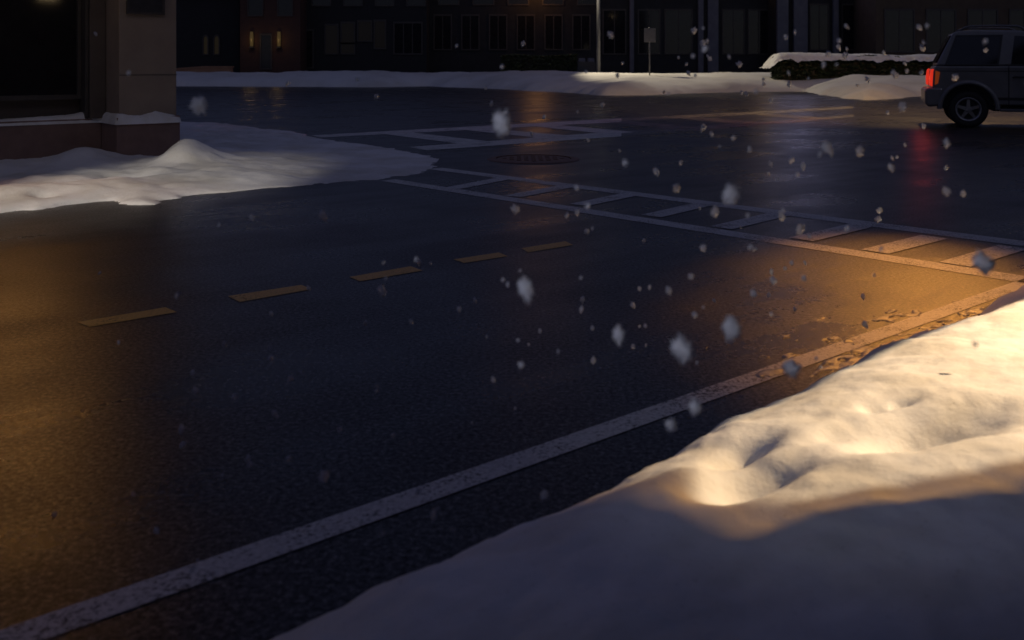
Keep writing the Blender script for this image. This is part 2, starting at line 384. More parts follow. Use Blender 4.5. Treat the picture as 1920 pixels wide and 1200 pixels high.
# ---------------------------------------------------------------- left corner snow
def left_bank():
    pts = [(-420, 440), (-60, 408), (30, 398), (90, 391), (140, 384), (200, 379), (235, 385), (275, 384), (305, 376), (340, 367), (400, 361), (480, 354), (540, 350), (600, 345), (660, 342),
           (720, 336), (780, 327), (818, 312), (822, 302), (800, 292), (740, 280), (690, 272), (640, 266), (590, 257), (540, 248), (480, 240), (400, 234), (340, 231), (200, 226), (-420, 222)]
    poly = [(gp(*p).x, gp(*p).y) for p in pts]
    xs = np.arange(-12.5, -0.6, 0.05); ys = np.arange(6.6, 20.5, 0.055)
    x, y = np.meshgrid(xs, ys)
    d = seg_dist(x, y, poly) + 0.17 * vnoise(x, y, 1.3, 21, 4) + 0.10 * vnoise(x, y, 5, 4, 3)
    dp = np.maximum(d, 0); fade = np.clip(dp / 0.5, 0, 1)
    tip = np.clip((-x - 0.9) / 3.2, 0.28, 1)
    h = tip * (0.07 * (1 - np.exp(-dp / 0.16)) + 0.03 * (1 - np.exp(-(dp / 1.2) ** 2)))
    h += fade * tip * (0.07 * vnoise(x, y, 1.0, 31, 3) + 0.05 * vnoise(x, y, 3.0, 9, 4)) + 0.012 * fade * vnoise(x, y, 9, 9, 3)
    for (px, py, up, rx, ry, an) in ((356, 318, .20, .26, .5, 0), (356, 318, .08, .6, .6, 0), (160, 318, .17, .34, .5, 0), (420, 335, .04, .6, .5, 0), (230, 350, .06, .7, .5, 0.4)):
        c = gp(px, py); h += fade * up * gauss(x, y, c.x, c.y, rx, ry, an)
    for (px, py, dep, r) in ((80, 349, .08, .10), (168, 360, .09, .12), (205, 366, .07, .30), (245, 318, .10, .30)):
        c = gp(px, py, .15); h -= fade * dep * gauss(x, y, c.x, c.y, r, r * .8)
    h = np.where(d < 0, -0.06 + np.maximum(d, -0.3) * 0.4, np.maximum(h, 0.003))
    o = field("snow_bank", x, y, h, M["snow_dirty"])
    tag(o, "low tapering snow bank round the brown pillar at the left street corner", "snow bank")
left_bank()

# ---------------------------------------------------------------- far snow
def far_bank():
    pts = [(-500, 166), (200, 164), (340, 162), (600, 163), (700, 163.5), (800, 162), (900, 166), (1000, 170), (1090, 175), (1130, 179), (1200, 178.5), (1300, 175), (1400, 172.5), (1500, 172), (1545, 176), (1575, 184),
           (1620, 188), (1680, 186), (1740, 180), (1900, 177), (2500, 176)]
    poly = [(gp(*p).x, gp(*p).y) for p in pts] + [(80, 62), (-80, 62)]
    xs = np.arange(-46, 52, 0.2); ys = np.arange(30, 62, 0.2)
    x, y = np.meshgrid(xs, ys)
    d = seg_dist(x, y, poly) + 0.7 * vnoise(x, y, 0.22, 41, 4) + 0.22 * vnoise(x, y, 1.2, 14, 3)
    dp = np.maximum(d, 0); fade = np.clip(dp / 1.2, 0, 1)
    h = 0.42 * (1 - np.exp(-dp / 0.55)) + (0.40 + .27 * np.clip((6 - x) / 8, 0, 1)) * (1 - np.exp(-(dp / 4.0) ** 1.5))
    h += fade * (0.10 * vnoise(x, y, 0.25, 51, 3) + 0.07 * vnoise(x, y, 0.9, 52, 4) + 0.025 * vnoise(x, y, 3, 53, 3))
    for (px, Y, up, rx, ry) in ((1395, 44, .24, 1.3, 1.5), (1490, 43, .28, .9, 1.2), (1600, 43.8, .22, 1.0, .9), (1720, 42, .06, 1.6, 1.2), (1010, 52, .06, 4, 3)):
        c = at(px, 150, Y); h += fade * up * gauss(x, y, c.x, c.y, rx, ry)
    h = np.where(d < 0, -0.08 + np.maximum(d, -0.5) * 0.4, np.maximum(h, 0.003))
    o = field("snow_bank", x, y, h, M["snow_far"])
    tag(o, "long ploughed snow bank stretching along the far side of the street", "snow bank")
far_bank()

# ---------------------------------------------------------------- left building with the pillar
pc = gp(219, 313)                       # foot of the pillar's near corner
def solve_len(px, py, dirv):            # how far along dirv from pc the ground is seen at picture column px
    best = None
    for i in range(1, 4000):
        p = pc + dirv * (i * 0.002); dep = p.y
        if abs(960 + FPX * p.x / dep - px) < 1.2: best = i * 0.002; break
    return best
LW = solve_len(339, 0, A) or 0.8        # pillar plinth width, along the street
BH = 0.62
build = thing("corner_building", "brown rendered building with a plinth and square pillar at the left corner", "building", (pc.x, pc.y, 0), ROT_A)
# local frame: x along the street to the right, y away from the street, origin at the near plinth corner
PD = 0.62                                # how far the pillar stands out from the wall behind
obj("pillar_plinth", bx(0, LW, 0, 1.2, -0.02, BH), M["plinth"], build, bevel=0.012)
bm = bx(0.0 + .045, LW - .03, 0.05, 1.2, BH, 7.5)
pil = obj("pillar", bm, M["plaster"], build, bevel=0.012)
bm = bmesh.new(); box(bm, .045, LW - .03, 0.046, 0.052, 1.155, 1.163)
obj("joint", bm, M["trim"], pil)
obj("wall_plinth", bx(-9, 0.0, PD, 1.4, -0.02, BH - .03), M["plinth"], build, bevel=0.012)
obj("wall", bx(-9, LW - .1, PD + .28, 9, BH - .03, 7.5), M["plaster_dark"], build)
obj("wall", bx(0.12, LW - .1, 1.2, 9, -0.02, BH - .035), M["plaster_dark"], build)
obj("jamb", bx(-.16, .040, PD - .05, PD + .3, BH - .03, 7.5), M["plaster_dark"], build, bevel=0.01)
obj("jamb_moulding", bx(-.21, -.165, PD - .02, PD + .3, BH - .03, 7.5), M["trim"], build, bevel=0.008)
w = obj("window", bx(-3.2, -.26, PD + .20, PD + .275, BH + .28, 3.4), M["glass"], build)
fr = bmesh.new()
for a in ((-3.26, -3.2, BH + .22, 3.46), (-.26, -.215, BH + .22, 3.46)): box(fr, a[0], a[1], PD + .14, PD + .275, a[2], a[3])
box(fr, -3.2, -.26, PD + .14, PD + .275, BH + .22, BH + .28); box(fr, -3.2, -.26, PD + .14, PD + .275, 3.4, 3.46)
obj("frame", fr, M["trim"], w)
obj("roof", bx(-9.2, LW + .1, -.1, 9.2, 7.5, 7.75), M["trim"], build)
pl = obj("plaque", bx(.15, .15 + .44, .015, .047, 1.96, 2.75), M["dark_metal"], build, bevel=0.008)
fr = bmesh.new()
for q in ((.13, .16, 1.94, 2.77), (.58, .61, 1.94, 2.77)): box(fr, q[0], q[1], .008, .048, q[2], q[3])
box(fr, .16, .58, .008, .048, 1.94, 1.97); box(fr, .16, .58, .008, .048, 2.74, 2.77)
obj("plaque_frame", fr, M["trim"], pl)

def ledge_snow():                        # soft cap on the plinth top, in the building's frame
    xs = np.arange(-3.2, LW + .05, .02); ys = np.arange(-.03, 1.0, .02)
    x, y = np.meshgrid(xs, ys)
    # ledge outline: pillar plinth front strip, side strip, wall plinth strip
    d1 = np.minimum(np.minimum(x - .0, LW - x), np.minimum(y - .0, .16 - y) + .02)
    d2 = np.minimum(np.minimum(x + 3.1, .10 - x), np.minimum(y - PD, PD + .3 - y))
    d3 = np.minimum(np.minimum(x + .02, .11 - x), np.minimum(y, PD + .3 - y))
    d = np.maximum(np.maximum(d1, d2), d3) + .012 * vnoise(x, y, 6, 3, 3)
    env = np.interp(x, [-3.2, -1.2, -.4, -.05, .15, .3, .5, .65, LW], [.05, .12, .45, 1.5, .75, .55, 1.25, .8, .3])
    h = BH - .028 + np.where(d > 0, (.085 * env * (1 - np.exp(-np.maximum(d, 0) / .035)) + .022 * vnoise(x, y, 4, 7, 4)), -.06)
    o = field("snow_layer", x, y, h, M["snow"], BH - .05)
    o.location = (pc.x, pc.y, 0); o.rotation_euler = (0, 0, ROT_A)
    tag(o, "thin uneven cap of snow lying on the plinth ledge of the brown pillar", "snow")
ledge_snow()

# ---------------------------------------------------------------- lamps
def lamp_light(name, kind, power, col, radius, parent, loc, aim=None, cone=60, blend=.4):
    l = bpy.data.lights.new(name, kind); l.energy = power; l.color = col; l.shadow_soft_size = radius
    if kind == "SPOT": l.spot_size = R(cone); l.spot_blend = blend
    o = bpy.data.objects.new(name, l); C.objects.link(o); o.location = loc
    if aim is not None:
        o.rotation_euler = (Vector(aim) - Vector(loc)).to_track_quat("-Z", "Y").to_euler()
    return o
def street_lamp(label, foot, height, arm, ang, group=None, rad=.07, glow=True):
    t = thing("street_lamp", label, "street lamp", foot, ang, group)
    bm = bmesh.new(); tube(bm, [(0, 0, .35), (0, 0, height * .5), (0, 0, height)], [rad, rad * .85, rad * .65], 14); obj("pole", bm, M["metal"], t, smooth=True)
    bm = bmesh.new(); lathe(bm, [(rad * 2.2, 0), (rad * 2.2, .06), (rad * 1.6, .10), (rad * 1.5, .42), (rad * 1.1, .47)], 14); obj("base", bm, M["metal"], t)
    if arm:
        bm = bmesh.new(); tube(bm, [(0, 0, height - .05), (arm * .25, 0, height + .22), (arm * .6, 0, height + .33), (arm, 0, height + .32)], rad * .55); obj("arm", bm, M["metal"], t, smooth=True)
    z = height + (.3 if arm else .1)
    bm = bmesh.new(); box(bm, arm - .12, arm + .52, -.15, .15, z, z + .11); box(bm, arm - .02, arm + .40, -.10, .10, z + .11, z + .16)
    hd = obj("lamp_head", bm, M["dark_metal"], t, bevel=.03)
    bm = bmesh.new(); box(bm, arm + .02, arm + .46, -.11, .11, z - .03, z - .004)
    obj("lamp_glass", bm, M["lamp_warm"] if glow else M["glass"], hd, bevel=.012)
    return t, Vector(foot) + Matrix.Rotation(ang, 3, "Z") @ Vector((arm + .24, 0, z - .10))
WARM = (1.0, 0.80, 0.52); ORANGE = (1.0, 0.50, 0.13)
# lamp on the near pavement, just out of the frame to the right: lights the foreground bank
NL = Vector((5.2, 4.0, 0))
t, head = street_lamp("short grey street lamp on the near pavement above the lit snow bank", (5.87, 4.46, .1), 2.6, .75, math.pi + .35)
aim = Vector((1.95, 2.98, .3))
lamp_light("street_lamp_light", "SPOT", 1450, WARM, .002, t, head, aim, 34, .1)
lamp_light("added_fringe_light", "SPOT", 700, ORANGE, .002, t, head + Vector((.006, .008, 0)), aim, 34, .1)  # second orange source, added to tint the edge of the lit patch
# unseen plates added under the lamp to trim its lit patch on the snow
def light_cutter(p0, p1, out, fr=.08):
    e0, e1 = [head + (p - head) * fr for p in (p0, p1)]
    inv = t.matrix_basis.inverted(); bm = bmesh.new()
    q = [inv @ v for v in (e0, e1, e1 + out * .35 + Vector((0, 0, .03)), e0 + out * .35 + Vector((0, 0, .03)))]
    lo = [bm.verts.new(v) for v in q]; hi = [bm.verts.new(v + Vector((0, 0, .006))) for v in q]
    bm.faces.new(lo); bm.faces.new(hi[::-1])
    for i in range(4): bm.faces.new([lo[i], lo[(i + 1) % 4], hi[(i + 1) % 4], hi[i]])
    obj("light_cutter", bm, M["dark_metal"], t)
light_cutter(ab(-3, 1.76, .02), ab(8, 2.11, .02), B)
s0, s1 = gp(1195, 928, .34), gp(1890, 900, .34); sdir = (s1 - s0).normalized(); sn = Vector((-sdir.y, sdir.x, 0))
light_cutter(s0 - sdir * 4, s1 + sdir * 3, -sn, .086)
e0, e1 = gp(1150, 985, .30), gp(1180, 880, .10); ed = (e1 - e0).normalized(); ed.z = 0; en = Vector((-ed.y, ed.x, 0)).normalized()
light_cutter(e0 - ed * 3, e1 + ed * 3, en, .074)
e0, e1 = gp(1160, 905, .22), gp(1330, 1005, .24); ed = (e1 - e0).normalized(); ed.z = 0; en = Vector((-ed.y, ed.x, 0)).normalized()
if en.y > 0: en = -en
light_cutter(e0 - ed * 3, e1 + ed * 3, en, .068)
# lamp behind the car: streak on the road and the warm snow by the car
t, head2 = street_lamp("tall grey street lamp standing behind the dark parked car", (14.6, 26.0, 0), 6.6, 2.6, math.pi + .1)
lamp_light("far_lamp_light", "SPOT", 2800, (1.0, .60, .24), .22, t, head2, head2 + Vector((.3, 1.5, -5)), 136, .3)
# unseen flood lamp added at the right to place the orange pool on the road
t, head5 = street_lamp("tall grey flood lamp added out of view at the right for the orange road pool", (12.6, 16.6, 0), 9.4, 4.2, math.atan2(1.6, -4.4))
lamp_light("added_flood_light", "SPOT", 9000, (1.0, .40, .07), .16, t, head5, Vector((2.1, 5.45, 0)), 8.6, 1.0)
# lamp post on the far bank
q = at(1122, 140, 54)
t, head3 = street_lamp("tall thin grey street lamp rising from the far snow bank left of the small sign", (q.x, 54, 0), 8.6, 1.6, math.pi + .5, rad=.12)
lamp_light("bank_lamp_light", "SPOT", 4200, (1.0, .86, .60), .15, t, head3, Vector((q.x + 8, 48, 0)), 92, .3)
t, head4 = street_lamp("grey street lamp added out of view at the left to whiten the corner snow", ab(-6.5, .6, .1), 5.0, 1.2, ROT_A + math.pi / 2)  # unseen lamp added to light the left corner snow whiter
lamp_light("added_left_light", "SPOT", 4300, (1.0, .91, .76), .05, t, head4, gp(195, 366, .05), 13, .7)
# wall lantern over the left pavement
wl = thing("wall_lantern", "warm lantern on a bracket above the left corner snow", "lantern", (-5.55, 10.45, 3.1), ROT_A)
bm = bmesh.new(); tube(bm, [(0, 0, .38), (0, .5, .55), (0, 1.1, .5), (0, 1.90, .2)], .022); obj("bracket", bm, M["dark_metal"], wl, smooth=True)
bm = bmesh.new(); lathe(bm, [(.03, .40), (.05, .33), (.16, .24), (.17, .22), (.02, .215)], 8); obj("hood", bm, M["dark_metal"], wl)
bm = bmesh.new(); lathe(bm, [(.07, -.06), (.12, .205), (.01, .21)], 8); obj("lamp_glass", bm, M["lamp_warm"], wl)
lamp_light("lantern_light", "SPOT", 50, (1.0, .42, .09), .13, wl, (-5.55, 10.45, 2.85), Vector((-5.55, 10.45, 2.85)) + Vector((.81, -1.52, -1.5)), 82, .8)

# ---------------------------------------------------------------- buildings across the street
def far_building(name, label, x0, x1, Y, height, m, depth=9, roof="flat", cat="building"):
    """x0, x1 are picture columns at depth Y; local frame: x to the right from x0, y away, z up"""
    l = at(x0, 130, Y).x; r = at(x1, 130, Y).x; w = r - l
    t = thing(name, label, cat, (l, Y, 0)); t["w"] = w
    obj("wall", bx(0, w, 0, depth, -.05, height), m, t)
    if roof == "flat":
        obj("roof", bx(-.15, w + .15, -.15, depth + .1, height, height + .35), M["trim"], t, bevel=.03)
    else:
        bm = bmesh.new(); prism(bm, [(-.3, height), (w + .3, height), (w / 2, height + w * .42)], -.3, depth + .2); obj("roof", bm, M["trim"], t)
    return t, l, w
def window(t, x0, x1, z0, z1, pane, name="window", arch=False, bars=0, fm="trim"):
    fw = .09
    def shape(x0, x1, z0, z1):
        if not arch: return [(x0, z0), (x1, z0), (x1, z1), (x0, z1)]
        c = (x0 + x1) / 2; rr = (x1 - x0) / 2; zz = z1 - rr * 1.5
        return [(x0, z0), (x1, z0)] + [(c + rr * math.cos(k * math.pi / 10), zz + rr * 1.5 * math.sin(k * math.pi / 10)) for k in range(11)]
    bm = bmesh.new(); prism(bm, shape(x0, x1, z0, z1), -.02, .05)
    wd = obj(name, bm, M[pane], t)
    bm = bmesh.new(); o = shape(x0 - fw, x1 + fw, z0 - fw, z1 + fw * 1.4); i = shape(x0, x1, z0, z1); n = len(o)
    for a in range(n):
        b = (a + 1) % n
        for y in (-.07,):
            q = [bm.verts.new((o[a][0], y, o[a][1])), bm.verts.new((o[b][0], y, o[b][1])), bm.verts.new((i[b][0], y, i[b][1])), bm.verts.new((i[a][0], y, i[a][1]))]
            e = [bm.verts.new((v.co.x, .02, v.co.z)) for v in q]
            bm.faces.new(q); bm.faces.new([q[1], q[0], e[0], e[1]]); bm.faces.new([q[3], q[2], e[2], e[3]])
    for k in range(bars):
        xx = x0 + (x1 - x0) * (k + 1) / (bars + 1); box(bm, xx - .03, xx + .03, -.05, -.021, z0, z1)
    obj("frame", bm, M[fm], wd); return wd
def px_win(t, l, Y, x0, x1, y0, y1, pane, **kw):
    a = at(x0, y1, Y); b = at(x1, y0, Y); return window(t, a.x - l, b.x - l, a.z, b.z, pane, **kw)

Y = 66
t, l, w = far_building("chapel", "dark building with two dim arched windows behind the far snow at left", 300, 449, Y, 6.0, M["brick_grey"], roof="gable")
px_win(t, l, Y, 382.5, 389.5, 68, 101, "win_warm", arch=True); px_win(t, l, Y, 402.5, 410.5, 68, 101, "win_warm", arch=True)
t, l, w = far_building("brick_house", "dark red brick house front with two glowing wall lamps", 450, 563, 64, 7.5, M["brick_red"])
for px in (473, 524):
    c = at(px, 73, 64); s = obj("wall_lamp", bx(c.x - l - .14, c.x - l + .14, -.30, -.01, c.z - .62, c.z - .52), M["dark_metal"], t)
    bm = bmesh.new(); lathe(bm, [(.10, -.5), (.13, 0), (.10, .48)], 10, Matrix.Translation((c.x - l, -.16, c.z))); obj("lamp_glass", bm, M["sconce"], s)
    lamp_light("wall_lamp_light", "POINT", 3.2, (1.0, .62, .22), .12, None, (c.x, 64 - .75, c.z - .1))
a = at(500, 60, 64); px_win(t, l, 64, 490, 508, 66, 128, "glass", name="door")
window(t, .6, 1.5, 4.6, 6.2, "glass"); window(t, 2.6, 3.5, 4.6, 6.2, "glass")
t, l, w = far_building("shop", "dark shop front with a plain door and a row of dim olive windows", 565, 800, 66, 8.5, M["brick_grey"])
px_win(t, l, 66, 571, 586, 58, 126, "glass", name="door")
px_win(t, l, 66, 611, 633, 48, 100, "win_olive", bars=0); px_win(t, l, 66, 641, 664, 44, 80, "win_olive"); px_win(t, l, 66, 641, 664, 83, 100, "win_olive")
px_win(t, l, 66, 672, 696, 41, 76, "win_olive"); px_win(t, l, 66, 703, 722, 40, 90, "win_olive"); px_win(t, l, 66, 740, 790, 44, 100, "glass", bars=2)
for k in range(4): window(t, .8 + k * 2.2, 2.0 + k * 2.2, 5.4, 7.2, "glass")
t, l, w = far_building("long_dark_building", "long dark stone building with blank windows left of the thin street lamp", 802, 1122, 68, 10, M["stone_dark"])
for k in range(6): px_win(t, l, 68, 815 + k * 52, 845 + k * 52, 30, 92, "glass", bars=1)
for k in range(5): window(t, .8 + k * 2.5, 2.2 + k * 2.5, 5.6, 7.6, "glass")
t, l, w = far_building("dark_hall", "dark hall with pale pilasters behind the small sign", 1124, 1452, 68, 11, M["stone_dark"])
for a, b in ((1308, 1318), (1326, 1346), (1180, 1188)):
    p0 = at(a, 100, 68).x - l; p1 = at(b, 100, 68).x - l; obj("pilaster", bx(p0, p1, -.25, -.002, -.05, 10.6), M["stone_pale"], t, bevel=.03)
for a, b in ((1132, 1172), (1198, 1236), (1248, 1296), (1356, 1394), (1404, 1440)): px_win(t, l, 68, a, b, 20, 100, "glass", bars=1)
for a, b in ((1334, 1350), (1424, 1438)): window(t, at(a, 100, 68).x - l, at(b, 100, 68).x - l, 6.4, 8.6, "glow_amber")  # added glowing panels above the view, for amber streaks on the road
t, l, w = far_building("pillared_building", "tall building with pale stone columns behind the snow capped hedge", 1454, 1640, 66, 12, M["stone_dark"])
for a, b in ((1455, 1476), (1486, 1512), (1560, 1570)):
    p0 = at(a, 100, 66).x - l; p1 = at(b, 100, 66).x - l; obj("pilaster", bx(p0, p1, -.35, -.002, -.05, 11.6), M["stone_pale"], t, bevel=.04)
for a, b in ((1520, 1552), (1580, 1625)): px_win(t, l, 66, a, b, 10, 92, "glass", bars=1)
for a, b in ((1455, 1474), (1490, 1514), (1561, 1570)):
    p0 = at(a, 100, 66).x - l; p1 = at(b, 100, 66).x - l; z0 = 6.4
    bm = bx(p0, p1, -.40, -.355, z0, 10.8); obj("window", bm, M["glow_cool"], t)  # glowing panel added high on the columns for pale road streaks
t, l, w = far_building("brown_building", "dim brown building lit from the lamp behind the dark car", 1642, 2150, 62, 9, M["wood_brown"])
for k in range(6): px_win(t, l, 62, 1660 + k * 78, 1712 + k * 78, 20, 96, "glass", bars=1)
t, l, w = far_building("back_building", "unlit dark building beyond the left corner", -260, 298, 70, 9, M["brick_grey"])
# warm lamp over the entrance of the long building: a faint brown glow on its wall and on the road
g = at(1008, -30, 66.6)
wl2 = thing("wall_lantern", "hooded brown lamp high on the long dark building's wall", "lantern", (g.x, 67.95, g.z))
bm = bmesh.new(); tube(bm, [(0, 0.02, 0), (0, -.6, .25), (0, -1.3, .2)], .04); obj("bracket", bm, M["dark_metal"], wl2)
bm = bmesh.new(); lathe(bm, [(.05, .22), (.28, .02), (.26, 0), (.02, .05)], 12, Matrix.Translation((0, -1.3, 0))); obj("hood", bm, M["dark_metal"], wl2)
lamp_light("entrance_lamp_light", "POINT", 60, (1.0, .42, .12), .3, None, (g.x, 66.6, g.z - .25))

# low orange-brown planter wall behind the snow at left
a = at(322, 132, 61.4); b = at(437, 124, 61.4)
lw = thing("low_wall", "low orange brown wall just above the far snow beside the corner pillar", "wall", (a.x, 61.0, 0))
bm = bmesh.new(); prism(bm, [(-2, 0), (b.x - a.x, 0), (b.x - a.x, b.z - .1), (2.2, b.z - .1), (-2, b.z - .42)], 0, .4); obj("wall_body", bm, M["orange_brown"], lw)
bm = bmesh.new(); prism(bm, [(2.15, b.z - .098), (b.x - a.x + .05, b.z - .098), (b.x - a.x + .05, b.z), (2.15, b.z), (-2, b.z - .32), (-2, b.z - .418)], -.05, .45); obj("coping", bm, M["orange_brown"], lw)

# hedges: leaf-sized faces round a dark core
def hedge(label, x0, x1, y_top, Y, depth, m, n, name="hedge"):
    l = at(x0, 120, Y); r = at(x1, 120, Y); top = at(x0, y_top, Y).z; w = r.x - l.x
    t = thing(name, label, "hedge", (l.x, Y, 0))
    obj("branches", bx(.15, w - .15, .15, depth - .15, 0, top - .18), M["trim"], t)
    bm = bmesh.new(); rnd = random.Random(int(x0))
    for k in range(n):
        f = rnd.random(); s = rnd.uniform(.06, .13)
        if f < .55: p = (rnd.uniform(0, w), rnd.uniform(-.05, .16), rnd.uniform(.1, top))
        elif f < .85: p = (rnd.uniform(0, w), rnd.uniform(0, depth), top - abs(rnd.gauss(0, .07)))
        else: p = (rnd.choice((0, w)) + rnd.uniform(-.08, .08), rnd.uniform(0, depth), rnd.uniform(.1, top))
        p = Vector(p); p.z *= 1 + .05 * math.sin(p.x * 1.7) * rnd.random()
        rot = Matrix.Rotation(rnd.uniform(0, 6.3), 3, "Z") @ Matrix.Rotation(rnd.uniform(-1.3, 1.3), 3, "X")
        bm.faces.new([bm.verts.new(p + rot @ Vector(v)) for v in ((-s, 0, 0), (0, -s * .5, s * .2), (s, 0, 0), (0, s * .5, s * .2))])
    obj("foliage", bm, m, t); return l.x, w, top
hedge("long low olive hedge behind the far snow, without any snow on it", 942, 1080, 104, 62.2, 1.2, M["leaf_olive"], 5200)
hx, hw, ht = hedge("dark clipped hedge carrying a thick cap of snow, left of the car", 1461, 1790, 106, 46, 1.3, M["leaf"], 9000)
def hedge_cap():
    xs = np.arange(-.55, hw + .3, .05); ys = np.arange(-.35, 1.65, .06)
    x, y = np.meshgrid(xs, ys)
    ex = np.minimum(x + .35, hw + .2 - x); ey = np.minimum(y + .22, 1.52 - y)
    d = np.minimum(ex, ey) + .06 * vnoise(x, y, 1.8, 77, 4)
    th = np.interp(x, [-.4, 0, 1, 3, 5.5, hw], [.20, .32, .34, .27, .22, .20])
    h = ht - .10 + np.where(d > 0, th * (1 - np.exp(-np.maximum(d, 0) / .25)) + .09 * vnoise(x, y, 1.1, 61, 4), -.10 - .16 * vnoise(x, y, 2.5, 5, 3))
    h = h - np.where(x < .05, (.05 - x) * .55, 0)
    o = field("snow_layer", x, y, h, M["snow"], ht - .55)
    o.location = (hx, 46, 0)
    tag(o, "thick rounded cap of snow lying on top of the dark clipped hedge", "snow")
hedge_cap()

# small sign and dark bin by the lamp post
q = at(1218, 140, 48); zt = at(1218, 53, 48).z; zb = at(1218, 79, 48).z
sg = thing("street_sign", "small grey rectangular street sign on a thin post in the far snow", "sign", (q.x, 48, 0), .12)
bm = bmesh.new(); tube(bm, [(0, 0, 0), (0, 0, zt + .04)], .035, 8); obj("post", bm, M["metal"], sg, smooth=True)
obj("sign_plate", bx(-.30, .30, -.065, -.037, zb, zt), M["metal"], sg, bevel=.012)
for zz in (zb + .15, zt - .15): obj("clamp", bx(-.07, .07, -.036, .045, zz - .02, zz + .02), M["dark_metal"], sg)
a = at(1083, 135, 60); b = at(1117, 112, 60)
bn = thing("dark_bin", "dark low bin with two pale patches on top beside the thin street lamp", "bin", (a.x, 60, 0))
w = b.x - a.x
obj("bin_body", bx(0, w, 0, .7, 0, b.z - .12), M["dark_metal"], bn, bevel=.03)
for k in (0, 1):  # pale slabs stand for two small snow patches on top
    bm = bmesh.new(); x0 = .08 + k * w / 2; x1 = x0 + w / 2 - .16
    prism(bm, [(x0, b.z - .118), (x1, b.z - .118), (x1 - .03, b.z + .10), (x0 + .03, b.z + .10)], .02, .68); obj("pale_patch", bm, M["stone_pale"], bn, bevel=.02)

# ---------------------------------------------------------------- the car (local: x forward from the rear axle, y to its left, z up)
HEAD = -R(21)
wp = gp(1815, 239)                       # where the near rear tyre meets the road
car = thing("parked_car", "dark grey boxy off-road car with a glowing red tail lamp at the right edge", "car", (0, 0, 0), HEAD)
HW = .90
cm = Matrix.Rotation(HEAD, 3, "Z") @ Vector((0, -HW + .12, 0)); car.location = (wp.x - cm.x * .945, wp.y - cm.y * .945, 0); car.scale = (.945,) * 3
def arc(cx, cz, r, a0, a1, n): return [(cx + r * math.cos(R(a0 + (a1 - a0) * k / n)), cz + r * math.sin(R(a0 + (a1 - a0) * k / n))) for k in range(n + 1)]
WB = 2.72; AZ = .40; AR = .53
low = [(-.66, .50)] + arc(0, AZ + .02, AR, 172, 8, 14) + arc(WB, AZ + .02, AR, 172, 8, 14) + [(WB + .80, .50), (WB + .86, .80), (WB + .78, 1.12), (WB + .55, 1.20), (1.95, 1.32), (1.2, 1.335), (-.64, 1.335), (-.70, 1.22), (-.72, .86)]
bm = bmesh.new(); prism(bm, low, -HW, HW); body = obj("body", bm, M["paint"], car, bevel=.035)
def taper(sgn): return lambda z: sgn * (HW - .012 - max(0, z - 1.33) * .21)
up = [(-.64, 1.333), (1.97, 1.333), (1.30, 2.02), (1.05, 2.09), (.1, 2.12), (-.17, 2.10), (-.30, 2.05)]
bm = bmesh.new(); prism(bm, up, taper(-1), taper(1)); obj("cabin", bm, M["paint"], car, bevel=.045)
bm = bmesh.new(); box(bm, -.50, .50, -HW + .17, HW - .17, .40, .93); box(bm, WB - .5, WB + .5, -HW + .17, HW - .17, .40, .93); box(bm, .5, WB - .5, -HW + .15, HW - .15, .36, .45)
obj("underbody", bm, M["plastic"], car)
def side_panel(name, poly, m, off, th=.012, parent=car, r=.0):
    out = []
    for s in (-1, 1):
        bm = bmesh.new(); f = taper(s)
        prism(bm, poly, lambda z: f(z) - s * .02, lambda z: f(z) + s * off); out.append(obj(name, bm, M[m], parent, bevel=r))
    return out
wq = side_panel("window", [(-.44, 1.40), (-.40, 1.37), (.53, 1.37), (.56, 1.40), (.64, 1.94), (.62, 1.98), (-.20, 1.98), (-.23, 1.96)], "glass", .006)
for o_, s in zip(wq, (-1, 1)):
    f = taper(s)
    bm = bmesh.new(); P0 = [(-.47, 1.345), (.58, 1.345), (.68, 2.005), (-.235, 2.005)]; P1 = [(-.43, 1.375), (.55, 1.375), (.635, 1.975), (-.215, 1.975)]
    for k in range(4):
        a, b = P0[k], P0[(k + 1) % 4]; c, d = P1[(k + 1) % 4], P1[k]
        bm.faces.new([bm.verts.new((p[0], f(p[1]) + s * .010, p[1])) for p in (a, b, c, d)])
    obj("seal", bm, M["plastic"], o_)
wd = side_panel("window", [(.82, 1.37), (1.82, 1.37), (1.28, 1.96), (.90, 1.98)], "glass", .006)
# windscreen and rear window
bm = bmesh.new(); q = [(1.90, 1.40), (1.36, 1.97)]
prism(bm, [(q[0][0] + .015, q[0][1]), (q[1][0] + .015, q[1][1]), (q[1][0] - .03, q[1][1] - .02), (q[0][0] - .03, q[0][1] - .02)], -.70, .70); obj("windscreen", bm, M["glass"], car)
bm = bmesh.new(); prism(bm, [(-.645, 1.40), (-.345, 2.0), (-.30, 1.98), (-.60, 1.40)], -.66, .66); obj("rear_window", bm, M["glass"], car)
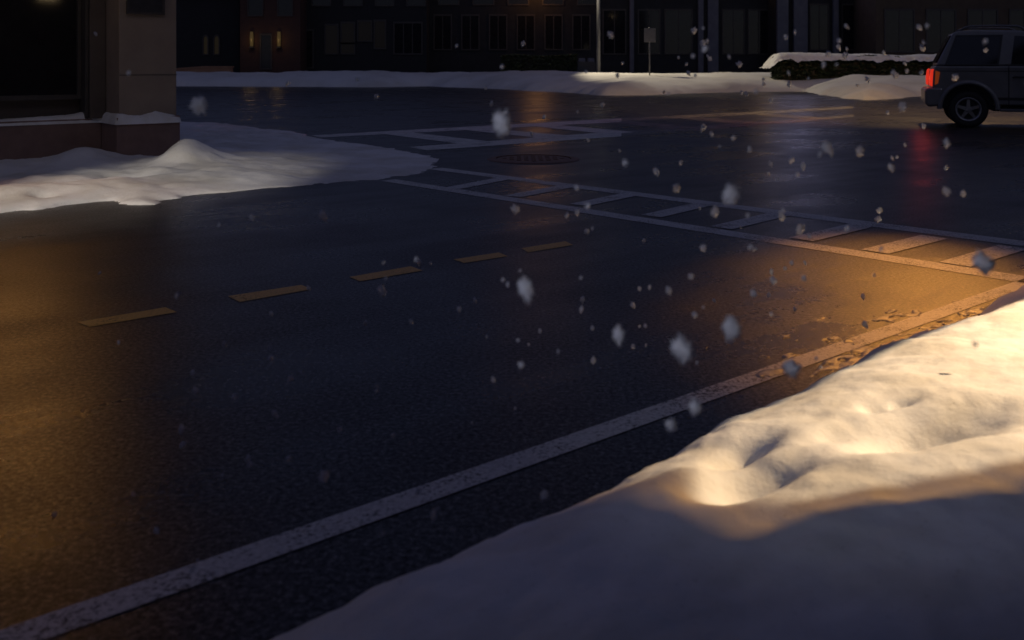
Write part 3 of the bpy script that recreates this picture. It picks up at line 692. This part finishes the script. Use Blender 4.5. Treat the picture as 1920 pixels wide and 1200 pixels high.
# doors drawn by their seams, with handles
for s in (-1, 1):
    bm = bmesh.new()
    for (x0, x1, z0, z1) in ((.765, .785, .50, 1.33), (1.93, 1.95, .56, 1.30), (-.60, 1.93, 1.215, 1.229), (.56, 2.1, .60, .66)):
        box(bm, x0, x1, min(s * (HW - .004), s * (HW + .006)), max(s * (HW - .004), s * (HW + .006)), z0, z1)
    obj("door_seam", bm, M["plastic"], car)
    bm = bmesh.new(); tube(bm, [(.86, s * (HW + .004), 1.10), (.89, s * (HW + .04), 1.105), (1.02, s * (HW + .04), 1.105), (1.05, s * (HW + .004), 1.10)], .016, 8); obj("door_handle", bm, M["plastic"], car)
    # running board and its light edge
    bm = bmesh.new(); box(bm, .60, 2.12, min(s * (HW - .1), s * (HW + .1)), max(s * (HW - .1), s * (HW + .1)), .36, .42); obj("running_board", bm, M["metal"], car, bevel=.015)
    # wheel arch flares
    for cx in (0, WB):
        bm = bmesh.new(); rings = []
        for k in range(19):
            t_ = R(-2 + 184 * k / 18); ring = []
            for (dr, dy) in ((-.012, -.03), (-.012, .055), (.03, .06), (.075, .03), (.095, -.03)):
                rr = AR + dr; ring.append(bm.verts.new((cx + rr * math.cos(t_), s * (HW + dy), AZ + .02 + rr * math.sin(t_))))
            rings.append(ring)
        for a, b in zip(rings, rings[1:]):
            for k in range(4): bm.faces.new([a[k], a[k + 1], b[k + 1], b[k]])
        obj("wheel_arch", bm, M["paint"], car, smooth=True)
    # mirror
    bm = bmesh.new(); box(bm, 1.72, 1.86, min(s * (HW + .02), s * (HW + .24)), max(s * (HW + .02), s * (HW + .24)), 1.36, 1.54); obj("wing_mirror", bm, M["plastic"], car, bevel=.04)
    # roof rail
    bm = bmesh.new(); yy = s * .66; tube(bm, [(-.16, yy, 2.09), (-.06, yy, 2.165), (.06, yy, 2.195), (.5, yy, 2.20), (.95, yy, 2.19), (1.06, yy, 2.15), (1.12, yy, 2.07)], .024, 8); obj("roof_rail", bm, M["metal"], car, smooth=True)
    # tail lamp cluster: red lens on the rear corner, small amber wrap round the side
    bm = bmesh.new(); y0, y1 = sorted((s * .66, s * (HW - .015)))
    prism(bm, [(-.70, .88), (-.765, .90), (-.765, 1.10), (-.735, 1.26), (-.68, 1.27)], y0, y1); tl = obj("tail_lamp", bm, M["tail"], car, bevel=.02)
    bm = bmesh.new(); y0, y1 = sorted((s * (HW - .002), s * (HW + .014)))
    prism(bm, [(-.665, .92), (-.60, .95), (-.56, 1.20), (-.655, 1.23)], y0, y1); obj("side_marker", bm, M["amber"], tl, bevel=.006)
    wpt = car.matrix_basis @ Vector((-.90, s * .80, 1.06))
    lamp_light("tail_lamp_light", "SPOT", 130, (1.0, .05, .02), .07, None, wpt, wpt + (car.matrix_basis.to_3x3() @ Vector((-1, 0, .02))), 84, .6)
    lamp_light("tail_lamp_light", "POINT", 1.0, (1.0, .05, .02), .03, None, wpt)
    # headlamp (unlit)
    bm = bmesh.new(); y0, y1 = sorted((s * .50, s * .82)); box(bm, WB + .80, WB + .88, y0, y1, .86, 1.05); obj("headlamp", bm, M["glass"], car, bevel=.02)
# bumpers
bm = bmesh.new(); prism(bm, [(-.50, .47), (-.80, .44), (-.86, .52), (-.87, .78), (-.82, .86), (-.50, .86)], -HW - .03, HW + .03); obj("bumper", bm, M["paint"], car, bevel=.045)
bm = bmesh.new(); prism(bm, [(WB + .55, .42), (WB + .86, .42), (WB + .97, .50), (WB + .97, .72), (WB + .9, .80), (WB + .55, .80)], -HW - .03, HW + .03); obj("bumper", bm, M["paint"], car, bevel=.045)
bm = bmesh.new(); box(bm, WB + .84, WB + .89, -.48, .48, .84, 1.08); obj("grille", bm, M["plastic"], car, bevel=.015)
# wheels
def wheel(cx, s):
    mtx = Matrix.Translation((cx, s * (HW - .12), AZ - .005)) @ Matrix.Rotation(R(90) * -s, 4, "X")   # +z of the lathe points outwards
    bm = bmesh.new(); r = .395
    lathe(bm, [(.24, -.12), (r - .05, -.125), (r - .012, -.105), (r, -.07), (r, -.02), (r - .008, -.015), (r - .008, .0), (r, .005), (r, .06), (r - .012, .10), (r - .055, .125), (.265, .118), (.235, .09)], 40, mtx, False)
    ty = obj("wheel", bm, M["tyre"], car, smooth=True)
    bm = bmesh.new(); lathe(bm, [(.237, -.1), (.237, .092), (.262, .119), (.255, .128), (.228, .118), (.205, .07), (.205, .05)], 36, mtx, False)
    rm = obj("rim", bm, M["rim"], ty, smooth=True)
    bm = bmesh.new(); lathe(bm, [(.0, .045), (.21, .045), (.21, .03), (.0, .03)], 30, mtx, False); obj("brake_disc", bm, M["plastic"], ty)
    bm = bmesh.new()
    for k in range(5):
        a = R(90 + 72 * k); d = Vector((math.cos(a), math.sin(a), 0)); n = Vector((-d.y, d.x, 0))
        pts = [(d * .04 + n * .040, .105), (d * .232 + n * .027, .100), (d * .232 - n * .027, .100), (d * .04 - n * .040, .105)]
        t0 = [bm.verts.new(mtx @ (p + Vector((0, 0, z)))) for p, z in pts]; b0 = [bm.verts.new(mtx @ (p + Vector((0, 0, z - .045)))) for p, z in pts]
        bm.faces.new(t0); bm.faces.new(b0[::-1])
        for i in range(4): bm.faces.new([t0[i], t0[(i + 1) % 4], b0[(i + 1) % 4], b0[i]])
    lathe(bm, [(.0, .122), (.05, .118), (.065, .10), (.065, .06)], 20, mtx, False)
    obj("spokes", bm, M["rim"], ty)
for cx in (0, WB):
    for s in (-1, 1): wheel(cx, s)

# ---------------------------------------------------------------- unseen building with an overhang, added behind the viewer to darken the near ground
hb = thing("added_building", "unseen brick building added behind the viewer to shade the near pavement", "building", ab(0, -1.6), ROT_A)
obj("wall", bx(-16, 16, -9, 0, 0, 9), M["brick_red"], hb)
obj("sky_blocker", bx(-14, 2.2, 0.002, 2.75, 2.65, 2.85), M["dark_metal"], hb, bevel=.02)

# unseen post lamp added beside the viewer to brighten the nearest flakes
t = thing("flake_lamp", "unseen short post lamp added beside the viewer to brighten near snowflakes", "lantern", (-.62, .22, .12))
bm = bmesh.new(); tube(bm, [(0, 0, 0), (0, 0, 1.25)], .03); obj("post", bm, M["dark_metal"], t)
bm = bmesh.new(); lathe(bm, [(.05, 1.25), (.085, 1.45), (.02, 1.455)], 8); obj("lamp_glass", bm, M["glass"], t)
bm = bmesh.new(); lathe(bm, [(.11, 1.457), (.10, 1.475), (.02, 1.53)], 8); obj("hood", bm, M["dark_metal"], t)
lamp_light("flake_fill_light", "SPOT", 22, (.80, .84, 1.0), .04, t, (-.55, .34, 1.45), (1.2, 3.2, 1.35), 66, .5)
lamp_light("flake_fill_light", "SPOT", 18, (.80, .84, 1.0), .04, t, (-.66, .34, 1.45), (-1.9, 3.3, 1.5), 62, .5)
# ---------------------------------------------------------------- falling snow
def flake_mesh(seed, elong):
    bm = bmesh.new(); bmesh.ops.create_icosphere(bm, subdivisions=4, radius=.5)
    o = Vector((seed * 3.1, seed * 1.7, 0)); rs = random.Random(seed)
    for v in bm.verts:
        n = noise.fractal(v.co * 2.6 + o, 1.0, 2.2, 4); v.co *= (.62 + .30 * n) + .85 * rs.random() ** 3.2
        v.co.z *= elong * 1.15; v.co.y *= .8
    for f in bm.faces: f.smooth = True
    me = bpy.data.meshes.new("snowflake"); bm.to_mesh(me); bm.free(); me.materials.append(M["flake"]); return me
FM = [flake_mesh(k, 0.95 + .09 * (k % 5)) for k in range(8)]
rf = random.Random(21); nfl = 0
def flake(px, py, size, depth, label, group):
    global nfl
    p = at(px, py, depth); d = ray(px, py); s = size / FPX * depth * .88
    o = bpy.data.objects.new("snowflake", FM[nfl % 8]); C.objects.link(o); nfl += 1
    o.location = p; o.scale = (s, s, s); o.rotation_euler = (rf.uniform(-.3, .3), rf.uniform(.2, .7), rf.uniform(0, 6.28))
    tag(o, label, "snowflake", group)
BIG = [(1370, 365, 38, 1.6), (1370, 617, 40, 1.5), (1281, 655, 38, 1.4), (985, 543, 32, 1.5), (941, 232, 38, 1.6), (374, 198, 32, 1.8), (1484, 690, 32, 1.6), (1160, 628, 26, 1.5), (1258, 797, 22, 1.5), (1302, 765, 26, 1.4), (1845, 492, 34, 1.4)]
lab = ["large pale snowflake in the air above the near crosswalk, below the far crosswalk's end", "large round pale snowflake drifting over the road left of the orange glow", "large blurred snowflake just lower left of the roundest one over the road",
       "large tilted snowflake right of the yellow lane dashes over dark road", "large streaky snowflake over the far crosswalk's zigzag bars", "large blurred snowflake right of the brown pillar over the far road",
       "blurred snowflake over the white edge line beside the orange glow", "faint narrow snowflake over the dark road left of the two largest", "narrow pale snowflake between the white edge line and the lit snow bank",
       "blurred snowflake right over the white edge line above the lit bank's tip", "faint wide snowflake at the right edge over the near crosswalk's end"]
for (px, py, s, d), L in zip(BIG, lab): flake(px, py, s, d, L, "falling snowflakes")
MIDS = [(1552, 277, 20, 2), (1612, 283, 15, 2.5), (1671, 314, 16, 2.2), (1775, 358, 17, 2), (1775, 268, 15, 2.3), (607, 893, 20, 2), (1020, 928, 16, 2), (716, 545, 16, 2.6), (606, 405, 16, 2.4), (1500, 430, 16, 2.5), (1692, 200, 16, 2.5),
        (1806, 362, 12, 2.5), (1465, 405, 14, 2.6), (1318, 465, 14, 2.4), (1254, 545, 14, 2.4), (1340, 397, 16, 2.5), (1230, 322, 12, 2.8), (1268, 352, 14, 2.8), (508, 672, 10, 2.5), (515, 775, 12, 2.4), (340, 805, 12, 2.3),
        (541, 860, 10, 2.2), (294, 995, 10, 2), (465, 860, 10, 2.2), (813, 965, 14, 1.9), (440, 745, 10, 2.4), (861, 580, 10, 3), (966, 392, 16, 2.8), (1090, 580, 10, 2.6), (1295, 518, 12, 2.5), (925, 712, 10, 2.4), (1450, 525, 12, 2.4), (545, 710, 10, 2.4)]
for px, py, s, d in MIDS: flake(px, py, s, d, "small pale snowflake falling through the dark air over the road", "falling snowflakes")
for k in range(200):
    if k < 90: px = rf.gauss(1400, 260); py = rf.uniform(50, 700)
    elif k < 120: px = rf.uniform(1100, 1750); py = rf.uniform(40, 160)
    else: px = rf.uniform(60, 1880) if k > 160 else rf.uniform(300, 1150); py = rf.uniform(60, 1100)
    d = rf.uniform(1.5, 4.6)
    if gp(px, max(py, 140)).y * .86 < d: d = gp(px, max(py, 140)).y * rf.uniform(.5, .8)
    if 1170 < px < 1265 and py < 150: px += 110
    if py > 1250 - .354 * px and px > 900: py -= 420
    if px < 830 and 225 < py < 400: py += 260
    flake(px, py, rf.choice((5, 6, 7, 8, 9, 11)), max(d, 1.1), "small pale snowflake falling through the dark air over the road", "falling snowflakes")

# ---------------------------------------------------------------- night sky and moonlight
W = bpy.data.worlds.new("World"); S.world = W; W.use_nodes = True
nt = W.node_tree; bg = nt.nodes["Background"]
sky = nt.nodes.new("ShaderNodeTexSky"); sky.sky_type = "NISHITA"; sky.sun_disc = False
EL, AZM = R(38), R(160)
sky.sun_elevation = EL; sky.sun_rotation = AZM
hs = nt.nodes.new("ShaderNodeHueSaturation"); hs.inputs["Saturation"].default_value = .85; hs.inputs["Hue"].default_value = .535
mxw = nt.nodes.new("ShaderNodeMix"); mxw.data_type = "RGBA"; mxw.inputs[0].default_value = .5; mxw.inputs[7].default_value = (3.5, 4.3, 10.0, 1)
nt.links.new(sky.outputs[0], hs.inputs["Color"]); nt.links.new(hs.outputs[0], mxw.inputs[6]); nt.links.new(mxw.outputs[2], bg.inputs["Color"])
bg.inputs["Strength"].default_value = 0.0132
sd = bpy.data.lights.new("moon", "SUN"); sd.energy = .03; sd.angle = R(8); sd.color = (.75, .8, 1.0)
so = bpy.data.objects.new("moon", sd); C.objects.link(so)
dirv = Vector((math.sin(AZM) * math.cos(EL), math.cos(AZM) * math.cos(EL), math.sin(EL)))
so.rotation_euler = (-dirv).to_track_quat("-Z", "Y").to_euler()

# ---------------------------------------------------------------- render settings
S.render.engine = "CYCLES"
S.view_settings.view_transform = "Standard"; S.view_settings.look = "None"; S.view_settings.gamma = 1; S.view_settings.exposure = 0
S.cycles.use_denoising = True
try: S.cycles.denoiser = "OPENIMAGEDENOISE"
except Exception: pass
S.cycles.max_bounces = 6; S.cycles.sample_clamp_indirect = 3.0; S.cycles.transparent_max_bounces = 16
S.cycles.caustics_reflective = False; S.cycles.caustics_refractive = False
